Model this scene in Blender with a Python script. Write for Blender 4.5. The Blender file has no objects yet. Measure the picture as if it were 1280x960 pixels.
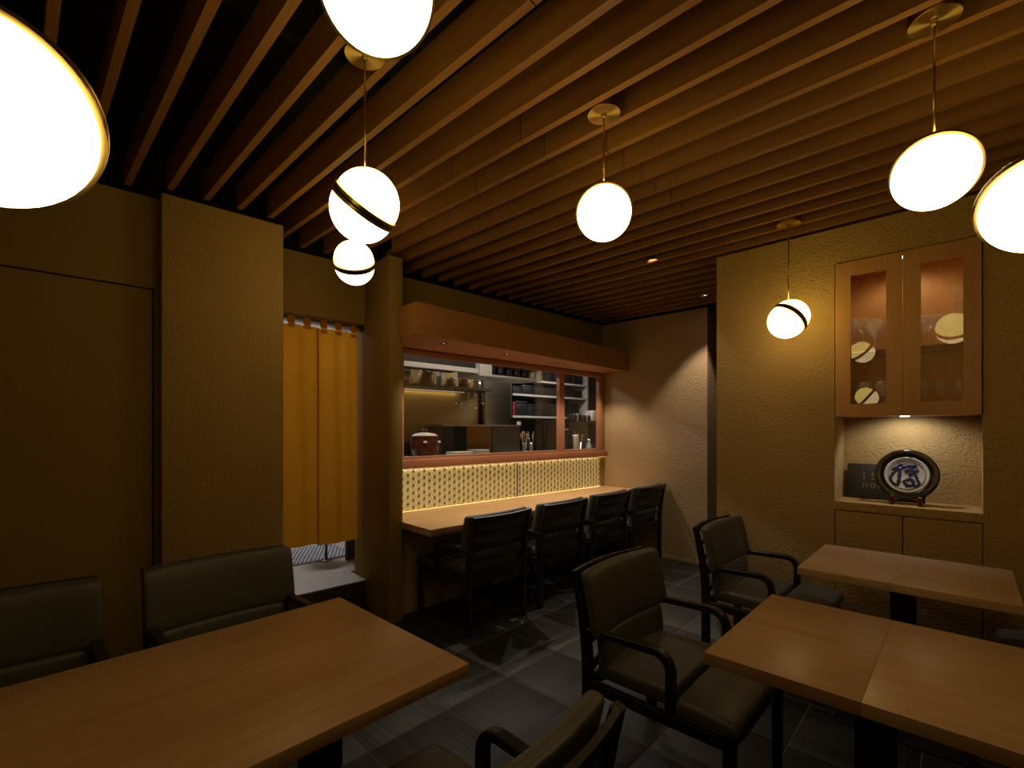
import bpy, bmesh, math, random
from mathutils import Vector, Matrix
random.seed(7)
C = bpy.context.scene.collection
PI = math.pi
cos, sin, rad = math.cos, math.sin, math.radians

# ------------------------------------------------------------------ camera
H = 1.35
FPX = 595.0
A1 = rad(43.591)                       # bearing of the lens axis from +x
cd = bpy.data.cameras.new('camera'); cam = bpy.data.objects.new('camera', cd); C.objects.link(cam)
cam.location = (0, 0, H)
cam.rotation_euler = (PI / 2, 0, A1 - PI / 2)
cd.sensor_fit = 'HORIZONTAL'; cd.sensor_width = 36.0
cd.lens = FPX / 1280 * 36.0
cd.shift_y = (537 - 480) / 1280
cd.clip_start = 0.02
bpy.context.scene.camera = cam
# ------------------------------------------------------------------ world, exposure
w = bpy.data.worlds.new('world'); bpy.context.scene.world = w; w.use_nodes = True
w.node_tree.nodes['Background'].inputs[0].default_value = (1.0, 0.8, 0.6, 1)
w.node_tree.nodes['Background'].inputs[1].default_value = 0.0
vs = bpy.context.scene.view_settings
vs.view_transform = 'Standard'; vs.look = 'None'; vs.gamma = 1.0; vs.use_curve_mapping = False
vs.exposure = 0.0
bpy.context.scene.cycles.transparent_max_bounces = 48
# light levels
LAMP = 6.0                            # radiance of the pendant glass
LAMP_COL = (1.0, 0.72, 0.34)
SPOT_COL = (1.0, 0.86, 0.68)
SOFFIT_W = 21.0
CEIL_W = 42.0
NICHE_W = 3.2
CABINET_W = 2.3
KITCHEN_W = 20.0

# ------------------------------------------------------------------ helpers
class MB:
    def __init__(s): s.v = []; s.f = []; s.sm = []
    def add(s, vs_, fs, smooth=False, f=None):
        b = len(s.v)
        s.v += [tuple(f(Vector(p))) if f else tuple(p) for p in vs_]
        s.f += [tuple(i + b for i in q) for q in fs]; s.sm += [smooth] * len(fs)
        return s
    def box(s, a, b, f=None):
        (x0, y0, z0), (x1, y1, z1) = a, b
        v = [(x0,y0,z0),(x1,y0,z0),(x1,y1,z0),(x0,y1,z0),(x0,y0,z1),(x1,y0,z1),(x1,y1,z1),(x0,y1,z1)]
        q = [(0,3,2,1),(4,5,6,7),(0,1,5,4),(1,2,6,5),(2,3,7,6),(3,0,4,7)]
        return s.add(v, q, False, f)
    def rbox(s, a, b, r, n=(1,1,1), k=2, f=None):
        """rounded box between corners a and b, each axis split into n extra spans"""
        cs = []
        for i in range(3):
            lo, hi = a[i], b[i]; rr = min(r, (hi - lo) / 2 - 1e-5)
            l = [lo + rr * (1 - cos(PI/2 * j / k)) for j in range(k)]
            m = [lo + rr + (hi - lo - 2*rr) * j / n[i] for j in range(n[i] + 1)]
            cs.append(l + m + [hi - (x - lo) for x in reversed(l)])
        idx = {}; vv = []; ff = []
        def P(i, j, l):
            key = (i, j, l)
            if key not in idx:
                p = [cs[0][i], cs[1][j], cs[2][l]]
                q = [min(max(p[t], a[t] + min(r,(b[t]-a[t])/2-1e-5)), b[t] - min(r,(b[t]-a[t])/2-1e-5)) for t in range(3)]
                d = Vector(p) - Vector(q)
                if d.length > 1e-9:
                    m = min(r, min((b[t]-a[t])/2 for t in range(3)))
                    d = d.normalized() * m
                    # keep flat axes flat
                idx[key] = len(vv); vv.append(Vector(q) + d)
            return idx[key]
        N = [len(c) - 1 for c in cs]
        for j in range(N[1]):
            for l in range(N[2]):
                ff.append((P(0,j,l),P(0,j,l+1),P(0,j+1,l+1),P(0,j+1,l))); ff.append((P(N[0],j,l),P(N[0],j+1,l),P(N[0],j+1,l+1),P(N[0],j,l+1)))
        for i in range(N[0]):
            for l in range(N[2]):
                ff.append((P(i,0,l),P(i+1,0,l),P(i+1,0,l+1),P(i,0,l+1))); ff.append((P(i,N[1],l),P(i,N[1],l+1),P(i+1,N[1],l+1),P(i+1,N[1],l)))
        for i in range(N[0]):
            for j in range(N[1]):
                ff.append((P(i,j,0),P(i,j+1,0),P(i+1,j+1,0),P(i+1,j,0))); ff.append((P(i,j,N[2]),P(i+1,j,N[2]),P(i+1,j+1,N[2]),P(i,j+1,N[2])))
        return s.add(vv, ff, True, f)
    def lathe(s, prof, n=32, f=None, smooth=True, cap0=False, cap1=False):
        vv = []; ff = []
        for (r, z) in prof:
            for i in range(n):
                a = 2*PI*i/n; vv.append((r*cos(a), r*sin(a), z))
        for k in range(len(prof)-1):
            for i in range(n):
                j = (i+1) % n
                ff.append((k*n+i, k*n+j, (k+1)*n+j, (k+1)*n+i))
        if cap0: ff.append(tuple(reversed(range(n))))
        if cap1: ff.append(tuple(range((len(prof)-1)*n, len(prof)*n)))
        return s.add(vv, ff, smooth, f)
    def tube(s, pts, r, n=8, f=None, cap=True):
        pts = [Vector(p) for p in pts]; rs = r if isinstance(r, (list, tuple)) else [r]*len(pts)
        vv = []; ff = []
        up = None
        for i, p in enumerate(pts):
            t = (pts[min(i+1,len(pts)-1)] - pts[max(i-1,0)]).normalized()
            if up is None: up = t.orthogonal().normalized()
            up = (up - t*up.dot(t)).normalized(); sd = t.cross(up)
            for k in range(n):
                a = 2*PI*k/n; vv.append(p + (up*cos(a) + sd*sin(a))*rs[i])
        for i in range(len(pts)-1):
            for k in range(n):
                j = (k+1) % n; ff.append((i*n+k, i*n+j, (i+1)*n+j, (i+1)*n+k))
        if cap: ff.append(tuple(reversed(range(n)))); ff.append(tuple(range((len(pts)-1)*n, len(pts)*n)))
        return s.add(vv, ff, True, f)
    def sweep(s, pts, secs, side, f=None):
        """square section swept along pts in a plane; side = the constant side vector; secs = (half width, half depth)"""
        pts = [Vector(p) for p in pts]; side = Vector(side); vv = []; ff = []
        for i, p in enumerate(pts):
            t = (pts[min(i+1,len(pts)-1)] - pts[max(i-1,0)]).normalized()
            nrm = side.cross(t).normalized()
            hw, hd = secs[i] if isinstance(secs, list) else secs
            c = 0.22
            for (a, b) in ((-1,-1+c),(-1+c,-1),(1-c,-1),(1,-1+c),(1,1-c),(1-c,1),(-1+c,1),(-1,1-c)):
                vv.append(p + side*hw*a + nrm*hd*b)
        m = 8
        for i in range(len(pts)-1):
            for k in range(m):
                j = (k+1) % m; ff.append((i*m+k, i*m+j, (i+1)*m+j, (i+1)*m+k))
        ff.append(tuple(reversed(range(m)))); ff.append(tuple(range((len(pts)-1)*m, len(pts)*m)))
        return s.add(vv, ff, False, f)
    def prism(s, poly, z0, z1, f=None):
        n = len(poly)
        v = [(x, y, z0) for x, y in poly] + [(x, y, z1) for x, y in poly]
        q = [tuple(reversed(range(n))), tuple(range(n, 2*n))] + [(i, (i+1) % n, n+(i+1) % n, n+i) for i in range(n)]
        return s.add(v, q, False, f)
    def mesh(s, name):
        me = bpy.data.meshes.new(name); me.from_pydata(s.v, [], s.f)
        me.polygons.foreach_set('use_smooth', s.sm)
        me.update()
        bm = bmesh.new(); bm.from_mesh(me); bmesh.ops.recalc_face_normals(bm, faces=bm.faces); bm.to_mesh(me); bm.free()
        return me

def obj(name, mb, mat, parent=None, loc=None, rz=None):
    me = mb if isinstance(mb, bpy.types.Mesh) else mb.mesh(name)
    o = bpy.data.objects.new(name, me); C.objects.link(o)
    if mat and not me.materials: me.materials.append(mat)
    if parent: o.parent = parent
    if loc is not None: o.location = loc
    if rz is not None: o.rotation_euler = (0, 0, rz)
    return o
def tag(o, label, cat, group=None):
    o['label'] = label; o['category'] = cat
    if group: o['group'] = group
    return o
def thing(name, label, cat, loc=(0,0,0), rz=0, group=None):
    o = bpy.data.objects.new(name, None); C.objects.link(o); o.empty_display_size = 0.05
    o.location = loc; o.rotation_euler = (0, 0, rz)
    return tag(o, label, cat, group)
def dup(root, loc, rz, label, group=None):
    r = root.copy(); C.objects.link(r); r.location = loc; r.rotation_euler = (0, 0, rz); r['label'] = label
    if group: r['group'] = group
    for ch in list(root.children):
        c = ch.copy(); C.objects.link(c); c.parent = r
        for g in ch.children:
            d = g.copy(); C.objects.link(d); d.parent = c
    return r
# the counter wall runs 3.7 degrees off the tile grid: its own frame (s along, d into the wall)
TH = rad(-3.7)
P0 = Vector((1.903, 2.876, 0))
def wp(s, d, z=0.0):
    return Vector((P0.x + s*cos(TH) - d*sin(TH), P0.y + s*sin(TH) + d*cos(TH), z))
def wobj(name, mb, mat, parent=None): 
    return obj(name, mb, mat, parent, None if parent else P0, None if parent else TH)
def struct(o): o['kind'] = 'structure'; return o
def wthing(name, label, cat, s, d, z, group=None):
    return thing(name, label, cat, wp(s, d, z), TH, group)

# ------------------------------------------------------------------ materials
def mat(name):
    m = bpy.data.materials.new(name); m.use_nodes = True
    n = m.node_tree.nodes; return m, n, m.node_tree.links, n['Principled BSDF']
def plain(name, col, rough=0.5, metal=0.0, noise=0.0, nscale=30, bump=0.0, spec=0.5):
    m, n, l, b = mat(name)
    b.inputs['Roughness'].default_value = rough; b.inputs['Metallic'].default_value = metal
    b.inputs['Specular IOR Level'].default_value = spec
    b.inputs['Base Color'].default_value = (*col, 1)
    tc = n.new('ShaderNodeTexCoord'); nt = n.new('ShaderNodeTexNoise'); nt.inputs['Scale'].default_value = nscale; nt.inputs['Detail'].default_value = 4
    l.new(tc.outputs['Object'], nt.inputs['Vector'])
    if noise:
        mx = n.new('ShaderNodeMix'); mx.data_type = 'RGBA'
        mx.inputs[6].default_value = (*[c*(1-noise) for c in col], 1); mx.inputs[7].default_value = (*[min(1, c*(1+noise)) for c in col], 1)
        l.new(nt.outputs[0], mx.inputs[0]); l.new(mx.outputs[2], b.inputs['Base Color'])
    if bump:
        bp = n.new('ShaderNodeBump'); bp.inputs['Strength'].default_value = 1.0; bp.inputs['Distance'].default_value = bump
        l.new(nt.outputs[0], bp.inputs['Height']); l.new(bp.outputs[0], b.inputs['Normal'])
    return m
def plaster(name, col, rough_mm=0.004, scale=55):
    m, n, l, b = mat(name)
    b.inputs['Roughness'].default_value = 0.9; b.inputs['Specular IOR Level'].default_value = 0.2
    tc = n.new('ShaderNodeTexCoord')
    n1 = n.new('ShaderNodeTexNoise'); n1.inputs['Scale'].default_value = scale; n1.inputs['Detail'].default_value = 3; n1.inputs['Roughness'].default_value = 0.6
    n2 = n.new('ShaderNodeTexVoronoi'); n2.inputs['Scale'].default_value = scale*1.3
    n3 = n.new('ShaderNodeTexNoise'); n3.inputs['Scale'].default_value = 3; n3.inputs['Detail'].default_value = 5
    for q in (n1, n2, n3): l.new(tc.outputs['Object'], q.inputs['Vector'])
    ad = n.new('ShaderNodeMath'); ad.operation = 'MULTIPLY_ADD'; ad.inputs[1].default_value = 0.35
    l.new(n2.outputs['Distance'], ad.inputs[0]); l.new(n1.outputs[0], ad.inputs[2])
    rp = n.new('ShaderNodeValToRGB'); rp.color_ramp.elements[0].position = 0.38; rp.color_ramp.elements[1].position = 0.72
    l.new(ad.outputs[0], rp.inputs[0])
    bp = n.new('ShaderNodeBump'); bp.inputs['Distance'].default_value = rough_mm; bp.inputs['Strength'].default_value = 1
    l.new(rp.outputs[0], bp.inputs['Height']); l.new(bp.outputs[0], b.inputs['Normal'])
    mx = n.new('ShaderNodeMix'); mx.data_type = 'RGBA'
    mx.inputs[6].default_value = (*[c*0.9 for c in col], 1); mx.inputs[7].default_value = (*[c*1.1 for c in col], 1)
    l.new(n3.outputs[0], mx.inputs[0]); l.new(mx.outputs[2], b.inputs['Base Color'])
    return m
def wood(name, c1, c2, axis=0, fine=60, rough=0.45, figure=4.0, bump=0.0004):
    m, n, l, b = mat(name)
    b.inputs['Roughness'].default_value = rough; b.inputs['Specular IOR Level'].default_value = 0.4
    tc = n.new('ShaderNodeTexCoord'); oi = n.new('ShaderNodeObjectInfo')
    ad = n.new('ShaderNodeVectorMath'); ad.operation = 'MULTIPLY_ADD'; ad.inputs[1].default_value = (9.1, 5.3, 7.7)
    l.new(oi.outputs['Random'], ad.inputs[0]); l.new(tc.outputs['Object'], ad.inputs[2])
    mp = n.new('ShaderNodeMapping'); sc = [fine, fine, fine]; sc[axis] = fine*0.03; mp.inputs['Scale'].default_value = sc
    l.new(ad.outputs[0], mp.inputs[0])
    g = n.new('ShaderNodeTexNoise'); g.inputs['Scale'].default_value = 1; g.inputs['Detail'].default_value = 5; g.inputs['Roughness'].default_value = 0.65
    l.new(mp.outputs[0], g.inputs['Vector'])
    mp2 = n.new('ShaderNodeMapping'); sc = [figure]*3; sc[axis] = figure*0.3; mp2.inputs['Scale'].default_value = sc
    l.new(ad.outputs[0], mp2.inputs[0])
    g2 = n.new('ShaderNodeTexNoise'); g2.inputs['Scale'].default_value = 1; g2.inputs['Detail'].default_value = 6; g2.inputs['Distortion'].default_value = 1.2
    l.new(mp2.outputs[0], g2.inputs['Vector'])
    mm = n.new('ShaderNodeMath'); mm.operation = 'MULTIPLY_ADD'; mm.inputs[1].default_value = 0.5
    l.new(g.outputs[0], mm.inputs[0]); h2 = n.new('ShaderNodeMath'); h2.operation = 'MULTIPLY'; h2.inputs[1].default_value = 0.5
    l.new(g2.outputs[0], h2.inputs[0]); l.new(h2.outputs[0], mm.inputs[2])
    rp = n.new('ShaderNodeValToRGB'); rp.color_ramp.elements[0].position = 0.34; rp.color_ramp.elements[1].position = 0.66
    rp.color_ramp.elements[0].color = (*c1, 1); rp.color_ramp.elements[1].color = (*c2, 1)
    l.new(mm.outputs[0], rp.inputs[0]); l.new(rp.outputs[0], b.inputs['Base Color'])
    bp = n.new('ShaderNodeBump'); bp.inputs['Distance'].default_value = bump; l.new(g.outputs[0], bp.inputs['Height']); l.new(bp.outputs[0], b.inputs['Normal'])
    return m
def glow(name, col, strength):
    m, n, l, b = mat(name)
    b.inputs['Base Color'].default_value = (0.8, 0.78, 0.7, 1); b.inputs['Roughness'].default_value = 0.35
    b.inputs['Emission Color'].default_value = (*col, 1); b.inputs['Emission Strength'].default_value = strength
    return m
def glassm(name, tint=(1,1,1), ior=1.45, rough=0.0):
    m, n, l, b = mat(name)
    b.inputs['Base Color'].default_value = (*tint, 1); b.inputs['Transmission Weight'].default_value = 1.0
    b.inputs['Roughness'].default_value = rough; b.inputs['IOR'].default_value = ior
    return m
def panem(name, refl=1.0, tint=(1, 1, 1), rough=0.01, haze=0.0):
    """thin window glass: clear sheet with Fresnel mirror reflection"""
    m = bpy.data.materials.new(name); m.use_nodes = True; n = m.node_tree.nodes; l = m.node_tree.links; n.clear()
    out = n.new('ShaderNodeOutputMaterial'); mx = n.new('ShaderNodeMixShader'); tr = n.new('ShaderNodeBsdfTransparent'); gl = n.new('ShaderNodeBsdfGlossy'); fr = n.new('ShaderNodeFresnel')
    fr.inputs['IOR'].default_value = 1.5; gl.inputs['Roughness'].default_value = rough; tr.inputs[0].default_value = (*tint, 1)
    ml = n.new('ShaderNodeMath'); ml.operation = 'MULTIPLY'; l.new(fr.outputs[0], ml.inputs[0])
    ge = n.new('ShaderNodeNewGeometry'); iv = n.new('ShaderNodeMath'); iv.operation = 'MULTIPLY_ADD'; iv.inputs[1].default_value = -refl; iv.inputs[2].default_value = refl
    l.new(ge.outputs['Backfacing'], iv.inputs[0]); l.new(iv.outputs[0], ml.inputs[1])
    l.new(ml.outputs[0], mx.inputs[0]); l.new(tr.outputs[0], mx.inputs[1]); l.new(gl.outputs[0], mx.inputs[2]); l.new(mx.outputs[0], out.inputs[0])
    if haze:
        df = n.new('ShaderNodeBsdfDiffuse'); df.inputs[0].default_value = (0.9, 0.9, 0.88, 1); m2 = n.new('ShaderNodeMixShader'); m2.inputs[0].default_value = haze
        l.new(mx.outputs[0], m2.inputs[1]); l.new(df.outputs[0], m2.inputs[2]); l.new(m2.outputs[0], out.inputs[0])
    return m
def steelm(name, col, rough, axis=2):
    m, n, l, b = mat(name)
    b.inputs['Metallic'].default_value = 1; b.inputs['Base Color'].default_value = (*col, 1)
    tc = n.new('ShaderNodeTexCoord'); mp = n.new('ShaderNodeMapping'); sc = [120.0]*3; sc[axis] = 1.5; mp.inputs['Scale'].default_value = sc
    nt = n.new('ShaderNodeTexNoise'); nt.inputs['Detail'].default_value = 2; nt.inputs['Scale'].default_value = 1
    l.new(tc.outputs['Object'], mp.inputs[0]); l.new(mp.outputs[0], nt.inputs['Vector'])
    mr = n.new('ShaderNodeMapRange'); mr.inputs[3].default_value = rough*0.75; mr.inputs[4].default_value = rough*1.25
    l.new(nt.outputs[0], mr.inputs[0]); l.new(mr.outputs[0], b.inputs['Roughness'])
    return m

M = {}
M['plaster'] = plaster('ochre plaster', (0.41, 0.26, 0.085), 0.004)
M['plaster_right_lit'] = plaster('ochre plaster lightened for lamp light', (0.49, 0.315, 0.125), 0.004)  # same ochre plaster, with extra lamp light put into its colour
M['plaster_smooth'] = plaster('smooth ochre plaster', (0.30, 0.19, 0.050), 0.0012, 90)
M['plaster_back'] = plaster('sand plaster', (0.44, 0.30, 0.16), 0.003)
M['batten'] = wood('cedar batten', (0.24, 0.102, 0.026), (0.35, 0.162, 0.046), axis=1, fine=70, rough=0.6, figure=3)
M['maple'] = wood('maple board', (0.40, 0.215, 0.095), (0.55, 0.33, 0.16), axis=0, fine=55, rough=0.33, figure=5)
M['maple_y'] = wood('maple board cross grain', (0.40, 0.215, 0.095), (0.55, 0.33, 0.16), axis=1, fine=55, rough=0.33, figure=5)
M['maple_y2'] = wood('paler maple board', (0.46, 0.26, 0.125), (0.60, 0.38, 0.20), axis=1, fine=55, rough=0.30, figure=5)
M['maple_p'] = wood('pinkish maple board', (0.50, 0.30, 0.17), (0.68, 0.45, 0.28), axis=1, fine=55, rough=0.33, figure=5)
M['counter'] = wood('counter slab wood', (0.50, 0.27, 0.11), (0.66, 0.40, 0.19), axis=0, fine=45, rough=0.30, figure=4)
M['bark'] = wood('rough slab edge', (0.20, 0.085, 0.03), (0.36, 0.16, 0.06), axis=0, fine=60, rough=0.7, figure=14, bump=0.004)
M['cherry'] = wood('cherry joinery', (0.40, 0.17, 0.045), (0.52, 0.24, 0.075), axis=0, fine=70, rough=0.45, figure=3)
M['cherry_red'] = wood('red cherry window joinery', (0.37, 0.145, 0.068), (0.48, 0.21, 0.11), axis=0, fine=70, rough=0.4, figure=3)
M['cabinet'] = wood('cabinet veneer', (0.49, 0.23, 0.085), (0.60, 0.31, 0.12), axis=2, fine=60, rough=0.45, figure=3)
M['black_wood'] = plain('black stained wood', (0.016, 0.012, 0.009), 0.38, 0, 0.25, 60)
M['leather'] = plain('dark olive leather', (0.092, 0.084, 0.070), 0.42, 0, 0.15, 120, 0.0004)
M['seam'] = plain('leather piping', (0.020, 0.017, 0.012), 0.4)
M['grout'] = plain('tan grout', (0.16, 0.125, 0.10), 0.9, 0, 0.2, 80)
M['black'] = plain('matt black paint', (0.004, 0.004, 0.004), 0.9)
M['blackmetal'] = plain('black powder coat', (0.012, 0.012, 0.013), 0.4, 0.0, 0.1, 90)
def brassm():
    m, n, l, b = mat('spun brass')
    b.inputs['Metallic'].default_value = 1; b.inputs['Base Color'].default_value = (0.60, 0.42, 0.14, 1); b.inputs['Roughness'].default_value = 0.34
    b.inputs['Anisotropic'].default_value = 0.85
    tg = n.new('ShaderNodeTangent'); tg.direction_type = 'RADIAL'; tg.axis = 'Z'; l.new(tg.outputs[0], b.inputs['Tangent'])
    tc = n.new('ShaderNodeTexCoord'); nt = n.new('ShaderNodeTexNoise'); nt.inputs['Scale'].default_value = 300; l.new(tc.outputs['Object'], nt.inputs['Vector'])
    mr = n.new('ShaderNodeMapRange'); mr.inputs[3].default_value = 0.30; mr.inputs[4].default_value = 0.38; l.new(nt.outputs[0], mr.inputs[0]); l.new(mr.outputs[0], b.inputs['Roughness'])
    return m
M['brass'] = brassm()
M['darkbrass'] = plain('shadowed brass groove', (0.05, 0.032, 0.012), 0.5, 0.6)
M['lamp'] = glow('lit opal glass', LAMP_COL, LAMP*1.1)
M['lamp_up'] = glow('lit opal glass upper half', (1.0, 0.73, 0.19), LAMP*1.0)
M['spot'] = glow('lit downlight lens', (1.0, 0.86, 0.66), 14)
M['spotdim'] = glow('downlight lens', (1.0, 0.8, 0.55), 0.6)
M['led'] = glow('led strip', (1.0, 0.80, 0.42), 6.5)
M['sheet'] = glow('backlit paper', (1.0, 0.72, 0.27), 0.36)
M['lattice'] = plain('gold lattice wood', (0.46, 0.34, 0.12), 0.5, 0, 0.2, 90)
M['hub'] = plain('dark lattice hub', (0.030, 0.012, 0.005), 0.6)
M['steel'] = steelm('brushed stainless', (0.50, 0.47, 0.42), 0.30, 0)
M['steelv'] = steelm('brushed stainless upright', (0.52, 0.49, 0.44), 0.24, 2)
M['steel_goldglow'] = steelm('stainless tinted with gold glow', (0.42, 0.31, 0.14), 0.5, 0)  # gold reflected glow on the shelf backing put into the steel colour
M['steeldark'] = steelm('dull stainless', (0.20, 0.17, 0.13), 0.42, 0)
M['chrome'] = plain('polished steel', (0.75, 0.73, 0.70), 0.12, 1.0)
M['pane'] = panem('window pane', 1.5)
M['pane_cab'] = panem('cabinet pane', 1.5)
M['glass'] = panem('drinking glass', 1.8, (1, 1, 1), 0.03, 0.09)
M['shelfglass'] = panem('shelf glass', 1.2, (0.72, 0.80, 0.76))
M['white'] = plain('white china', (0.62, 0.57, 0.48), 0.25, 0, 0.04, 20)
M['offwhite'] = plain('white enamel', (0.62, 0.60, 0.57), 0.4)
M['navy'] = plain('cobalt brush stroke', (0.008, 0.014, 0.085), 0.3)
M['plate_rim'] = plain('dark brown glaze', (0.016, 0.007, 0.004), 0.22, 0, 0.4, 25)
M['redwood'] = plain('dark red lacquer', (0.10, 0.012, 0.010), 0.3)
M['board'] = plain('dark green cover', (0.030, 0.027, 0.014), 0.6, 0, 0.15, 200)
M['gold'] = plain('gold foil letters', (0.30, 0.20, 0.06), 0.4, 0.6)
M['pot'] = plain('oxblood glazed stoneware', (0.06, 0.012, 0.008), 0.15, 0, 0.3, 12)
M['amber'] = plain('amber jar contents', (0.35, 0.20, 0.05), 0.4, 0, 0.4, 20)
M['cork'] = plain('pale bamboo', (0.62, 0.40, 0.20), 0.6, 0, 0.2, 40)
M['charcoal'] = plain('charcoal box', (0.016, 0.014, 0.014), 0.5, 0, 0.3, 20)
M['crimson'] = plain('crimson cloth', (0.30, 0.012, 0.03), 0.7)
M['concrete'] = plain('grey stone step', (0.36, 0.30, 0.25), 0.45, 0, 0.15, 14)
M['matgrey'] = plain('pale grey rubber', (0.42, 0.42, 0.44), 0.6)
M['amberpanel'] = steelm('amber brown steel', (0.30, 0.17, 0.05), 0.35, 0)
M['cream'] = plain('cream enamel', (0.60, 0.50, 0.34), 0.3)

def tile_mat():
    m, n, l, b = mat('charcoal ribbed tile')
    tc = n.new('ShaderNodeTexCoord'); oi = n.new('ShaderNodeObjectInfo')
    ad = n.new('ShaderNodeVectorMath'); ad.operation = 'MULTIPLY_ADD'; ad.inputs[1].default_value = (13.0, 7.0, 3.0)
    l.new(oi.outputs['Random'], ad.inputs[0]); l.new(tc.outputs['Object'], ad.inputs[2])
    mp = n.new('ShaderNodeMapping'); mp.inputs['Scale'].default_value = (60, 0.7, 1); l.new(ad.outputs[0], mp.inputs[0])
    nt = n.new('ShaderNodeTexNoise'); nt.inputs['Scale'].default_value = 1; nt.inputs['Detail'].default_value = 3; l.new(mp.outputs[0], nt.inputs['Vector'])
    rp = n.new('ShaderNodeValToRGB'); rp.color_ramp.elements[0].position = 0.36; rp.color_ramp.elements[1].position = 0.60
    rp.color_ramp.elements[0].color = (0.013, 0.011, 0.010, 1); rp.color_ramp.elements[1].color = (0.036, 0.030, 0.0275, 1)
    l.new(nt.outputs[0], rp.inputs[0])
    hs = n.new('ShaderNodeHueSaturation'); mr = n.new('ShaderNodeMapRange'); mr.inputs[3].default_value = 0.88; mr.inputs[4].default_value = 1.0
    l.new(oi.outputs['Random'], mr.inputs[0]); l.new(mr.outputs[0], hs.inputs['Value']); l.new(rp.outputs[0], hs.inputs['Color'])
    mp3 = n.new('ShaderNodeMapping'); mp3.inputs['Scale'].default_value = (30, 0.25, 1); l.new(ad.outputs[0], mp3.inputs[0])
    n3 = n.new('ShaderNodeTexNoise'); n3.inputs['Scale'].default_value = 1; n3.inputs['Detail'].default_value = 1; l.new(mp3.outputs[0], n3.inputs['Vector'])
    r3 = n.new('ShaderNodeMapRange'); r3.inputs[1].default_value = 0.33; r3.inputs[2].default_value = 0.39; r3.inputs[3].default_value = 0.35; r3.inputs[4].default_value = 1.0; l.new(n3.outputs[0], r3.inputs[0])
    mu = n.new('ShaderNodeMix'); mu.data_type = 'RGBA'; mu.blend_type = 'MULTIPLY'; mu.inputs[0].default_value = 1.0
    l.new(hs.outputs[0], mu.inputs[6]); l.new(r3.outputs[0], mu.inputs[7]); l.new(mu.outputs[2], b.inputs['Base Color'])
    bp = n.new('ShaderNodeBump'); bp.inputs['Distance'].default_value = 0.0025; l.new(nt.outputs[0], bp.inputs['Height']); l.new(bp.outputs[0], b.inputs['Normal'])
    b.inputs['Roughness'].default_value = 0.55
    return m
M['tile'] = tile_mat()
def cloth_mat():
    m, n, l, b = mat('mustard noren cloth')
    n.remove(b); out = n['Material Output']
    tc = n.new('ShaderNodeTexCoord'); nt = n.new('ShaderNodeTexNoise'); nt.inputs['Scale'].default_value = 9; nt.inputs['Detail'].default_value = 6
    l.new(tc.outputs['Object'], nt.inputs['Vector'])
    rp = n.new('ShaderNodeValToRGB'); rp.color_ramp.elements[0].color = (0.54, 0.20, 0.010, 1); rp.color_ramp.elements[1].color = (0.66, 0.275, 0.016, 1); l.new(nt.outputs[0], rp.inputs[0])
    d = n.new('ShaderNodeBsdfDiffuse'); t = n.new('ShaderNodeBsdfTranslucent'); mx = n.new('ShaderNodeMixShader'); mx.inputs[0].default_value = 0.35
    bp = n.new('ShaderNodeBump'); bp.inputs['Distance'].default_value = 0.004; l.new(nt.outputs[0], bp.inputs['Height'])
    for q in (d, t): l.new(rp.outputs[0], q.inputs[0]); l.new(bp.outputs[0], q.inputs['Normal'])
    l.new(d.outputs[0], mx.inputs[1]); l.new(t.outputs[0], mx.inputs[2]); l.new(mx.outputs[0], out.inputs[0])
    return m
M['noren'] = cloth_mat()

def spot(name, loc, power, parent, size=rad(80), blend=0.5, col=SPOT_COL, radius=0.03, target=None):
    ld = bpy.data.lights.new(name, 'SPOT'); ld.energy = power; ld.color = col; ld.spot_size = size; ld.spot_blend = blend; ld.shadow_soft_size = radius
    o = bpy.data.objects.new(name, ld); C.objects.link(o); o.location = loc
    if target is not None: o.rotation_euler = (Vector(target) - Vector(loc)).to_track_quat('-Z', 'Y').to_euler()
    o.parent = parent
    return o
def area(name, loc, power, sx, sy, col, parent=None):
    ld = bpy.data.lights.new(name, 'AREA'); ld.shape = 'RECTANGLE'; ld.size = sx; ld.size_y = sy; ld.energy = power; ld.color = col
    o = bpy.data.objects.new(name, ld); C.objects.link(o); o.location = loc; o.parent = parent
    return o

# ================================================================== LARGE STRUCTURE
ZC = 2.56           # top of the plastered walls
XB = 4.74           # back wall
XR = 3.42           # right wall
# floor with its tiles
fl = struct(obj('floor', MB().box((-2.3, -1.7, -0.06), (6.4, 3.3, -0.0008)), M['grout']))
tm = MB().rbox((-0.2080, -0.2080, -0.02), (0.2080, 0.2080, 0.0), 0.0012, k=1).mesh('tile'); tm.materials.append(M['tile'])
T = 0.42
for i in range(-9, 8):
    for j in range(-8, 4):
        x = 1.87 + T*(i + 0.5); y = 1.81 + T*(j + 0.5)
        if -2.2 < x < 5.4 and -1.6 < y < 3.1:
            obj('tile', tm, None, fl, (x, y, 0))
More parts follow.
